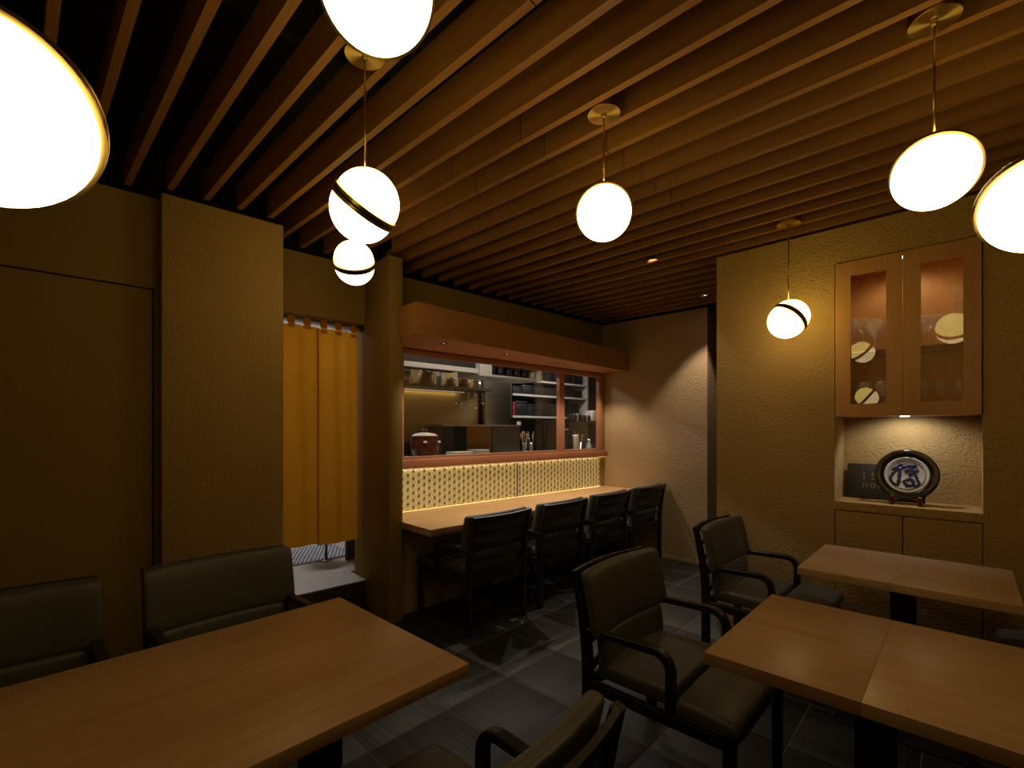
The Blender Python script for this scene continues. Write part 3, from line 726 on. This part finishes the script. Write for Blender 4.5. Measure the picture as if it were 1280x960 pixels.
strokes = [([(435,280),(428,300),(436,296)], 26), ([(440,315),(400,325),(350,350),(290,382)], 17), ([(400,345),(345,400),(295,465),(278,530),(310,590),(370,612),(405,598)], 19),
           ([(418,340),(415,460),(402,590)], 24), ([(440,352),(550,318),(670,302)], 17), ([(670,302),(600,350),(495,405)], 17), ([(495,408),(600,388),(700,376)], 19),
           ([(700,376),(640,410),(545,458)], 18), ([(545,460),(640,435),(665,470),(685,530),(708,575),(690,615),(640,640)], 20), ([(465,580),(530,535),(600,525),(630,565),(610,610),(550,620),(505,600),(490,575)], 21),
           ([(600,535),(640,600),(625,640)], 17), ([(550,615),(515,650)], 15)]
for pts, wd in strokes:
    # smooth the stroke
    P = [Vector(((x - 520)/345*0.101, -(y - 455)/275*0.101, 0.006)) for x, y in pts]
    Q = []
    for i in range(len(P) - 1):
        a, b, c_, d_ = P[max(i-1,0)], P[i], P[i+1], P[min(i+2, len(P)-1)]
        for s in range(5):
            u = s/5; Q.append(0.5*((2*b) + (c_-a)*u + (2*a-5*b+4*c_-d_)*u*u + (3*b-a-3*c_+d_)*u**3))
    Q.append(P[-1])
    r = wd*1.3/345*0.101
    fl2 = lambda a: pf(Vector((a.x, a.y, 0.0055 + (a.z - 0.006)*0.12)))
    ink.tube(Q, [r*(0.75 + 0.35*abs(sin(i*0.9))) for i in range(len(Q))], 8, fl2)
obj('calligraphy', ink, M['navy'], pl)
sd = thing('plate_stand', 'dark red wooden stand holding the calligraphy plate', 'stand', (XR + 0.13, 0.245, 0.919))
for y in (0.062, -0.062):
    f = MB().rbox((-0.062, y - 0.011, 0.0), (-0.040, y + 0.011, 0.052), 0.006, k=2).box((-0.045, y - 0.009, 0.0), (0.075, y + 0.009, 0.016))
    obj('foot', f, M['redwood'], sd)
for y in (0.115, -0.115):
    obj('prong', MB().tube([(0.062, y*0.6, 0.012), (0.062, y, 0.225), (0.040, y, 0.245), (0.012, y*1.02, 0.246)], 0.006, 8), M['redwood'], sd)
obj('crossbar', MB().box((0.055, -0.08, 0.006), (0.068, 0.08, 0.022)), M['redwood'], sd)
bk = thing('sign_board', 'dark green board with gold letters leaning in the niche behind the plate', 'sign', (XR + 0.255, 0.45, 0.919))
tb = rad(10); bf = lambda a: Vector((a.x*cos(tb) + a.z*sin(tb), a.y, a.z*cos(tb) - a.x*sin(tb) + 0.003))
obj('cover', MB().rbox((-0.006, -0.12, 0.0), (0.006, 0.098, 0.215), 0.003, k=1, f=bf), M['board'], bk)
for body, y, z, s in (('I S', 0.018, 0.118, 0.062), ('nou', 0.018, 0.066, 0.062)):
    cu = bpy.data.curves.new('letters', 'FONT'); cu.body = body; cu.size = s; cu.extrude = 0.0004; cu.space_character = 1.15
    tmp = bpy.data.objects.new('letters_curve', cu); me = bpy.data.meshes.new_from_object(tmp); bpy.data.objects.remove(tmp)
    o = bpy.data.objects.new('letters', me); C.objects.link(o); o.parent = bk; me.materials.clear(); me.materials.append(M['gold'])
    q = bf(Vector((-0.0066, y, z))); o.location = q
    o.rotation_euler = Matrix(((0, sin(tb), -cos(tb)), (-1, 0, 0), (0, cos(tb), sin(tb)))).to_euler()

# glassware
def goblet_mesh(h, rb, rf, kind):
    hb = h*0.52
    if kind == 'wine':
        out = [(0.0, 0), (rf, 0.001), (rf*0.96, 0.003), (0.006, 0.008), (0.0035, 0.02), (0.0035, h-hb-0.01), (0.008, h-hb)] + [(rb*sin(PI*0.5*min(1, t*1.5) + 0.0) * (1.0 if t < 0.6 else 1 - 0.22*((t-0.6)/0.4)**1.5), h-hb + hb*t) for t in [0.08, 0.18, 0.3, 0.45, 0.6, 0.75, 0.9, 1.0]]
    else:
        out = [(0.0, 0), (rb*0.8, 0.001), (rb*0.86, 0.006)] + [(rb*(0.86 + 0.14*t), 0.006 + (h-0.006)*t) for t in (0.2, 0.5, 0.8, 1.0)]
    inner = [(max(0.0, r - 0.0012), z) for r, z in reversed(out) if (z > h-hb+0.002 if kind == 'wine' else z > 0.009)]
    inner.append((0.0, (h-hb+0.006) if kind == 'wine' else 0.009))
    return MB().lathe(out + inner, 20).mesh('wine_glass')
gm = {'tall': goblet_mesh(0.21, 0.034, 0.033, 'wine'), 'round': goblet_mesh(0.185, 0.043, 0.036, 'wine'), 'flute': goblet_mesh(0.17, 0.026, 0.028, 'wine'), 'tumbler': goblet_mesh(0.10, 0.030, 0, 'tumbler')}
for m in gm.values(): m.materials.append(M['glass'])
GX, SZ, BZ = XR, 1.428 + 0.3823, 1.428 + 0.0203
GL = [('tall', 0.075, 0.500, SZ, 'tall wine glass on the upper left glass shelf, at the outer end'), ('tall', 0.20, 0.515, SZ, 'tall wine glass behind the outer one on the upper left glass shelf'),
      ('round', 0.075, 0.385, SZ, 'round wine glass on the upper left shelf, nearer the middle seam'), ('round', 0.19, 0.395, SZ, 'round wine glass at the back of the upper left shelf'),
      ('tall', 0.12, 0.448, SZ, 'wine glass in the middle of the upper left shelf group'),
      ('round', 0.07, 0.435, BZ, 'low glass at the left of the lower left shelf'), ('round', 0.075, 0.345, BZ, 'low glass at the right of the lower left shelf'), ('tumbler', 0.07, 0.510, BZ, 'small tumbler in the corner of the lower left shelf'),
      ('flute', 0.06, 0.165, SZ, 'stemmed glass at the left of the upper right shelf'), ('round', 0.16, 0.150, SZ, 'wine glass at the back left of the upper right shelf'),
      ('flute', 0.07, 0.105, SZ, 'stemmed glass in the middle of the upper right shelf'), ('round', 0.18, 0.075, SZ, 'wine glass at the back middle of the upper right shelf'),
      ('flute', 0.07, 0.170, BZ, 'slim glass at the left of the lower right shelf'), ('flute', 0.08, 0.100, BZ, 'slim glass in the middle of the lower right shelf'), ('flute', 0.07, 0.020, BZ, 'slim glass at the right of the lower right shelf')]
for kd, dx, y, z, lab in GL:
    o = bpy.data.objects.new('wine_glass' if kd != 'tumbler' else 'tumbler', gm[kd]); C.objects.link(o); o.location = (GX + dx, y, z)
    tag(o, lab, 'glass', 'glassware in the wall cabinet')
dc = thing('decanter', 'clear glass decanter with a round stopper on the upper right cabinet shelf', 'decanter', (GX + 0.10, 0.022, SZ))
obj('flask', MB().lathe([(0.0, 0.0), (0.055, 0.001), (0.062, 0.012), (0.058, 0.04), (0.036, 0.09), (0.018, 0.14), (0.014, 0.19), (0.014, 0.225), (0.022, 0.232), (0.020, 0.232), (0.0115, 0.222), (0.0115, 0.19), (0.015, 0.14), (0.032, 0.09), (0.053, 0.04), (0.055, 0.016), (0.0, 0.008)], 28), M['glass'], dc)
obj('stopper', MB().lathe([(0.0, 0.222), (0.010, 0.224), (0.010, 0.240), (0.018, 0.250), (0.030, 0.268), (0.034, 0.288), (0.028, 0.308), (0.014, 0.320), (0.0, 0.322)], 24), M['glass'], dc)

# ================================================================== KITCHEN BEHIND THE GLASS (frame s, d, z)
KZ = 1.098
lg = wthing('prep_ledge', 'stainless ledge behind the kitchen window carrying the pot and trays', 'ledge', 0, 0, 0)
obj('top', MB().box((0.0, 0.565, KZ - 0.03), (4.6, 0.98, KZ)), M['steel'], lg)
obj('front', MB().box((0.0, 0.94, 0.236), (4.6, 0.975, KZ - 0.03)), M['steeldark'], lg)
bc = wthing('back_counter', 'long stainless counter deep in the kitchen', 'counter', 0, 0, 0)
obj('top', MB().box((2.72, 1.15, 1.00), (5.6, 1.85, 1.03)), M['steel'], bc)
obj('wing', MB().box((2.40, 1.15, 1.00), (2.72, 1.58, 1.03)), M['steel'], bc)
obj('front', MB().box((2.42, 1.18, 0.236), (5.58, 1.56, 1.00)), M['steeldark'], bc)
# rice pot
pt = wthing('lidded_pot', 'glossy oxblood lidded pot behind the kitchen window at left', 'pot', 0.56, 0.60, KZ)
obj('body', MB().lathe([(0.0, 0.0), (0.085, 0.0), (0.112, 0.04), (0.128, 0.10), (0.127, 0.15), (0.116, 0.185), (0.122, 0.195), (0.112, 0.198), (0.0, 0.19)], 36), M['pot'], pt)
obj('lid', MB().lathe([(0.108, 0.196), (0.108, 0.203), (0.09, 0.215), (0.04, 0.226), (0.0, 0.228)], 36), M['white'], pt)
obj('knob', MB().lathe([(0.0, 0.226), (0.016, 0.226), (0.014, 0.238), (0.030, 0.246), (0.026, 0.254), (0.0, 0.256)], 24), M['pot'], pt)
for s in (-1, 1):
    obj('ear', MB().rbox((s*0.07 - 0.014, -0.128, 0.135), (s*0.07 + 0.014, -0.106, 0.155), 0.006), M['white'], pt)
# white trays and dishes on the ledge
for s, d, n, lab in ((0.97, 0.66, 3, 'stack of pale trays behind the window beside the pot'), (1.24, 0.70, 2, 'low pale dish behind the window right of the tray stack')):
    t = wthing('tray_stack' if n == 3 else 'dish', lab, 'tray', s, d, KZ)
    for k in range(n):
        obj('tray' if n == 3 else 'bowl', MB().rbox((-0.11 + 0.008*k, -0.07, 0.016*k), (0.11 + 0.006*k, 0.07, 0.016*k + 0.012), 0.005) if n == 3 else MB().lathe([(0.0, 0.02*k), (0.06, 0.02*k), (0.11, 0.02*k + 0.03), (0.112, 0.02*k + 0.033), (0.0, 0.02*k + 0.012)], 28), M['white'] if k != 1 else M['offwhite'], t)
t = wthing('white_tray', 'flat white tray at the left end behind the window', 'tray', 0.36, 0.66, KZ)
obj('tray', MB().rbox((-0.10, -0.06, 0), (0.10, 0.06, 0.018), 0.006), M['white'], t)
# faucet
t = wthing('faucet', 'chrome gooseneck tap behind the left end of the window', 'tap', 0.52, 1.02, 1.0)
obj('spout', MB().tube([(-0.06, 0, 0.0), (-0.06, 0, 0.44), (-0.045, 0, 0.475), (0.0, 0, 0.487), (0.05, 0, 0.475), (0.065, 0, 0.445)], 0.013, 10), M['chrome'], t)
# left shelf of jars
t = wthing('wall_shelf', 'stainless shelf of jars on the left of the kitchen wall', 'shelf', 0, 0, 0)
obj('board', MB().box((0.5, 1.80, 1.855), (2.36, 2.10, 1.885)), M['steeldark'], t)
obj('shelf_backing', MB().box((0.5, 2.10, 1.20), (2.36, 2.115, 2.30)), M['steel_goldglow'], t)
JS = [(1.13, 0.085, 0.20, 'steel', 'round steel canister at the left end of the jar shelf'), (1.42, 0.10, 0.19, 'glass', 'large glass jar second on the jar shelf'), (1.62, 0.045, 0.19, 'offwhite', 'slim pale canister on the jar shelf'),
      (1.79, 0.07, 0.12, 'glass', 'low glass jar in the middle of the jar shelf'), (2.0, 0.085, 0.15, 'amber', 'amber bowl-shaped jar on the jar shelf'), (2.2, 0.06, 0.12, 'steel', 'small steel jar at the right end of the jar shelf')]
for s, r, h, mk, lab in JS:
    t = wthing('storage_jar', lab, 'jar', s, 1.93, 1.885, 'jars on the kitchen shelf')
    obj('body', MB().lathe([(0.0, 0.0), (r*0.92, 0.0), (r, 0.012), (r, h*0.72), (r*0.8, h*0.82), (0.0, h*0.82)], 24), M['steelv'] if mk == 'steel' else (M['amber'] if mk in ('glass', 'amber') else M['offwhite']), t)
    obj('lid', MB().lathe([(0.0, h*0.82), (r*0.84, h*0.82), (r*0.84, h*0.97), (r*0.3, h), (0.0, h)], 24), M['chrome'] if mk != 'offwhite' else M['cork'], t)
for i, (s, L) in enumerate(((1.78, 0.16), (1.86, 0.20), (1.98, 0.17), (2.08, 0.21), (2.2, 0.15))):
    o = wthing('ladle', 'ladle hanging under the jar shelf, ' + ['leftmost', 'second from left', 'middle', 'second from right', 'rightmost'][i], 'ladle', s, 1.815, 1.855, 'hanging ladles')
    obj('handle', MB().tube([(0, 0, 0), (0, 0, -L)], 0.004, 6), M['chrome'], o)
    obj('bowl', MB().lathe([(0.0, -L - 0.03), (0.02, -L - 0.024), (0.026, -L - 0.004), (0.024, -L - 0.004), (0.0, -L - 0.026)], 14), M['chrome'], o)
t = wthing('shelf_fill', 'slim warm strip added under the jar shelf for a gold glow', 'lamp', 1.40, 2.05, 1.8545)  # added strip light, casts the gold band on the backing
obj('housing', MB().box((-0.7, -0.015, -0.012), (0.7, 0.015, 0.0)), M['steeldark'], t)
obj('tube', MB().box((-0.68, -0.010, -0.016), (0.68, 0.010, -0.012)), M['spotdim'], t)
area('shelf_glow', (0, 0, -0.018), 0.9, 1.3, 0.015, (1.0, 0.72, 0.30), t)
# hood, the light on its lower edge put into a pale colour, and the box at its end
hd = wthing('range_hood', 'stainless range hood along the kitchen ceiling, its lit front edge coloured pale', 'hood', 0, 0, 0)
obj('canopy', MB().box((0.3, 1.25, 2.035), (1.64, 1.75, 2.33)), M['charcoal'], hd)
obj('front_lip', MB().box((0.3, 1.20, 1.985), (1.64, 1.25, 2.035)), M['offwhite'], hd)
hb = wthing('hanging_shelf', 'white open overhead shelf in the kitchen above the steel cupboard', 'shelf', 1.645, 1.18, 1.96)
w_ = 1.0; dd = 0.42; hh = 0.17
obj('frame', MB().box((0, 0, 0), (w_, dd, 0.022)).box((0, 0, hh), (w_, dd, hh + 0.018)).box((0, 0, 0.022), (0.18, dd, hh)).box((w_ - 0.02, 0, 0.022), (w_, dd, hh)).box((0.18, dd - 0.012, 0.022), (w_ - 0.02, dd, hh)), M['offwhite'], hb)
rk = random.Random(11)
for i in range(6):
    o = wthing('food_tub', 'dark tub in the white overhead kitchen shelf, ' + ['leftmost', 'second from left', 'third from left', 'third from right', 'second from right', 'rightmost'][i], 'tub', 1.645 + 0.25 + i*0.135, 1.28, 1.9825, 'tubs in the overhead shelf')
    hgt = rk.uniform(0.07, 0.115)
    obj('body', MB().lathe([(0.0, 0.0), (0.042, 0.0), (0.05, hgt), (0.0, hgt)], 18), M['charcoal'] if i != 5 else M['white'], o)
    obj('lid', MB().lathe([(0.0, hgt), (0.052, hgt), (0.052, hgt + 0.012), (0.0, hgt + 0.014)], 18), M['steeldark'], o)
# tall steel cupboard and the oven in front
t = wthing('steel_cupboard', 'tall brushed steel cupboard in the middle of the kitchen wall', 'cupboard', 2.40, 2.0, 0.236)
obj('carcass', MB().box((0, 0.02, 0), (0.46, 0.48, 2.02)), M['steelv'], t)
obj('upper_door', MB().box((0.002, 0, 1.60), (0.458, 0.02, 2.02)), M['steelv'], t)
obj('lower_door', MB().box((0.002, 0, 0.02), (0.458, 0.02, 1.59)), M['steelv'], t)
t = wthing('salamander_oven', 'wide brown steel oven box with a bright top edge in the kitchen', 'oven', 1.44, 1.62, 0.236)
obj('body', MB().box((0, 0, 0.45), (1.24, 0.36, 1.155)), M['steeldark'], t)
obj('top_edge', MB().box((-0.01, -0.02, 1.155), (1.25, 0.37, 1.175)), M['steel'], t)
obj('plinth', MB().box((0.02, 0.03, 0), (1.22, 0.34, 0.45)), M['black'], t)
obj('side_panel', MB().box((0.0, -0.008, 0.80), (0.34, 0.0, 1.15)), M['black'], t)
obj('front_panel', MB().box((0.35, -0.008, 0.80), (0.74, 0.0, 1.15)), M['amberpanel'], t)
obj('door', MB().box((0.75, -0.010, 0.80), (1.235, 0.0, 1.15)), M['steeldark'], t)
# shelf unit with charcoal boxes
su = wthing('shelf_unit', 'tall open shelf unit of dark boxes on the right of the kitchen wall', 'shelf', 2.90, 2.02, 0)
obj('upright', MB().box((0, 0.02, 1.52), (0.03, 0.40, 2.5)), M['steeldark'], su)
obj('upright', MB().box((1.72, 0, 1.52), (1.76, 0.40, 2.5)), M['offwhite'], su)
for z in (1.525, 1.845, 2.065, 2.33):
    obj('board', MB().box((0.03, 0, z), (1.72, 0.40, z + 0.028)), M['offwhite'], su)
obj('back_panel', MB().box((0.0, 0.40, 1.52), (1.76, 0.412, 2.5)), M['steeldark'], su)
names = {1.553: ('lowest', 0.24), 1.873: ('middle', 0.15), 2.093: ('upper', 0.19)}
ordw = ['first', 'second', 'third', 'fourth', 'fifth', 'sixth', 'seventh']
for z, (nm, hm) in names.items():
    x = 0.05; i = 0
    while x < 1.62 and i < 7:
        wd = rk.uniform(0.19, 0.27); wd = min(wd, 1.70 - x); h = hm*rk.uniform(0.7, 0.95)
        if z == 1.553 and i == 0: wd = 0.06; h = 0.2
        o = wthing('storage_box', ('crimson' if z == 1.553 and i == 0 else 'dark') + ' box on the %s board of the kitchen shelf unit, %s from left' % (nm, ordw[i]), 'box', 2.90 + x, 2.04, z, 'boxes on the shelf unit')
        obj('body', MB().rbox((0, 0, 0), (wd - 0.012, 0.30, h*0.8), 0.006, k=1), M['crimson'] if z == 1.553 and i == 0 else M['charcoal'], o)
        obj('lid', MB().rbox((-0.003, -0.003, h*0.8), (wd - 0.009, 0.303, h), 0.006, k=1), M['crimson'] if z == 1.553 and i == 0 else rk.choice([M['charcoal'], M['steeldark'], M['charcoal']]), o)
        x += wd; i += 1
# right end: steel fridge, shelf with bundles
t = wthing('steel_fridge', 'brushed steel fridge at the right end of the kitchen window', 'fridge', 4.68, 2.05, 0.236)
obj('carcass', MB().box((0, 0.02, 0), (0.95, 0.42, 2.15)), M['steelv'], t)
obj('upper_door', MB().box((0.003, 0, 1.72), (0.947, 0.02, 2.15)), M['steelv'], t)
obj('lower_door', MB().box((0.003, 0, 0.02), (0.947, 0.02, 1.71)), M['steelv'], t)
t = wthing('low_shelf', 'narrow steel shelf behind the right window pane', 'shelf', 3.3, 1.50, 1.455)
obj('board', MB().box((0, 0, 0), (1.3, 0.28, 0.02)), M['steeldark'], t)
obj('bracket', MB().box((0.02, 0.24, -0.40), (0.05, 0.27, 0)), M['steeldark'], t)
obj('bracket', MB().box((1.25, 0.24, -0.40), (1.28, 0.27, 0)), M['steeldark'], t)
for s, wd, h, mk, lab in ((3.80, 0.16, 0.11, 'charcoal', 'dark cloth bundle at the left on the narrow steel shelf'), (4.02, 0.20, 0.10, 'charcoal', 'dark cloth bundle in the middle of the narrow steel shelf'), (4.26, 0.20, 0.17, 'white', 'pale bundle at the right end of the narrow steel shelf')):
    o = wthing('bundle', lab, 'bundle', s, 1.62, 1.4755, 'bundles on the narrow shelf')
    obj('cloth', MB().rbox((-wd/2, -0.08, 0), (wd/2, 0.08, h), 0.03), M[mk], o)
    obj('tie', MB().rbox((-0.012, -0.083, 0.0), (0.012, 0.083, h + 0.003), 0.01), M['offwhite'], o)
# utensils and bottles on the back counter
def holder(s, d, lab, n, mk, hh=0.15):
    t = wthing('utensil_holder', lab, 'holder', s, d, 1.03, 'utensil holders')
    obj('cup', MB().lathe([(0.0, 0.0), (0.05, 0.0), (0.05, 0.012), (0.034, 0.02), (0.032, hh), (0.029, hh), (0.031, 0.024), (0.0, 0.022)], 22), M['chrome'], t)
    for k in range(n):
        a = 2*PI*k/n + 0.4; r = 0.05
        tip = Vector((r*cos(a)*1.1, r*sin(a)*0.6, hh + 0.09 + 0.03*(k % 2)))
        u = obj('utensil', MB().tube([(0.012*cos(a), 0.012*sin(a), 0.03), tip*0.98], 0.004, 6), M[mk], t)
        f = lambda p, tip=tip: tip + Vector((p.x, p.y*0.35, p.z))
        obj('blade', MB().lathe([(0.0, -0.03), (0.012, -0.02), (0.017, 0.005), (0.012, 0.024), (0.0, 0.03)], 10, f), M[mk], u)
holder(2.54, 1.38, 'steel holder of wooden spatulas left of the mullion', 5, 'cork')
holder(2.70, 1.42, 'steel holder of steel whisks left of the mullion', 4, 'chrome')
holder(3.745, 1.44, 'steel holder of long bamboo tongs behind the right pane', 3, 'cork', 0.13)
t = wthing('thermos', 'pale cylindrical thermos behind the right window pane', 'thermos', 3.58, 1.40, 1.03)
obj('body', MB().lathe([(0.0, 0.0), (0.05, 0.0), (0.053, 0.01), (0.053, 0.22), (0.04, 0.25), (0.0, 0.25)], 24), M['cream'], t)
obj('cap', MB().lathe([(0.0, 0.25), (0.032, 0.25), (0.032, 0.285), (0.0, 0.29)], 20), M['charcoal'], t)
t = wthing('coffee_grinder', 'black grinder behind the right window pane beside the thermos', 'grinder', 3.43, 1.44, 1.03)
obj('body', MB().rbox((-0.07, -0.06, 0.0), (0.07, 0.06, 0.24), 0.015), M['charcoal'], t)
obj('hopper', MB().lathe([(0.0, 0.24), (0.05, 0.24), (0.07, 0.31), (0.06, 0.33), (0.0, 0.335)], 22), M['charcoal'], t)
for i, (s, d) in enumerate(((3.72, 1.26), (3.84, 1.36), (3.93, 1.45), (3.95, 1.28))):
    t = wthing('glass_carafe', 'clear glass carafe behind the right pane, ' + ['leftmost', 'second from left', 'second from right', 'rightmost'][i], 'carafe', s, d, 1.03, 'carafes behind the right pane')
    obj('flask', MB().lathe([(0.0, 0.0), (0.04, 0.0), (0.044, 0.01), (0.04, 0.09), (0.018, 0.13), (0.016, 0.16), (0.014, 0.16), (0.016, 0.13), (0.037, 0.09), (0.04, 0.012), (0.0, 0.006)], 18), M['glass'], t)
    obj('cap', MB().lathe([(0.0, 0.16), (0.019, 0.16), (0.019, 0.18), (0.0, 0.182)], 16), M['chrome'], t)
t = wthing('wall_socket', 'small white socket on the kitchen wall right of the steel cupboard', 'socket', 3.04, 2.01, 1.43)
obj('cover', MB().rbox((-0.04, 0, -0.035), (0.04, 0.01, 0.035), 0.004), M['white'], t)
obj('outlet', MB().box((-0.015, -0.002, -0.02), (0.015, 0.0, 0.02)), M['offwhite'], t)
obj('backing_post', MB().box((-0.03, 0.01, -1.19), (0.03, 0.05, 0.04)), M['steeldark'], t)
# behind the noren: perforated mat and a stool
t = wthing('drain_mat', 'pale perforated mat on the kitchen floor behind the noren', 'mat', -0.35, 1.35, 0.2355)
mb = MB()
for i in range(26):
    for j in range(16):
        x = -0.40 + i*0.034 + (0.017 if j % 2 else 0); y = -0.27 + j*0.034
        mb.box((x, y, 0.004), (x + 0.022, y + 0.022, 0.012))
obj('base', MB().box((-0.42, -0.29, 0), (0.50, 0.29, 0.004)), M['steeldark'], t)
o = obj('studs', mb, M['matgrey'], t); o['kind'] = 'stuff'
t = wthing('stool', 'steel stool behind the noren with only its post showing below the cloth', 'stool', -0.13, 1.05, 0.2355)
obj('seat', MB().lathe([(0.0, 0.42), (0.13, 0.42), (0.135, 0.44), (0.12, 0.46), (0.0, 0.465)], 24), M['charcoal'], t)
obj('post', MB().tube([(0, 0, 0.42), (0, 0, 0.005)], 0.011, 10), M['steeldark'], t)
obj('foot', MB().lathe([(0.0, 0.0), (0.05, 0.0), (0.045, 0.006), (0.012, 0.012), (0.0, 0.012)], 24), M['steeldark'], t)
# kitchen ceiling lights; the one by the window is added for the hood edge
for s, d, k, lab in ((3.2, 1.30, 1.0, 'kitchen ceiling light panel above the back counter'), (1.3, 0.78, 0.5, 'light panel added just behind the window to brighten the hood edge'), (0.30, 1.60, 0.5, 'kitchen ceiling light panel behind the noren')):
    t = wthing('light_panel', lab, 'light', s, d, 2.598, 'kitchen light panels')
    obj('frame', MB().box((-0.62, -0.08, -0.03), (0.62, 0.08, 0.0)), M['offwhite'], t)
    obj('diffuser', MB().box((-0.60, -0.06, -0.034), (0.60, 0.06, -0.03)), M['spotdim'], t)
    area('panel_light', (0, 0, -0.04), KITCHEN_W*(0.9 if s > 2 else (0.34 if s > 1 else 2.2)), 1.2, 0.12, (1.0, 0.93, 0.86) if s > 1 else (0.85, 0.90, 1.0), t)
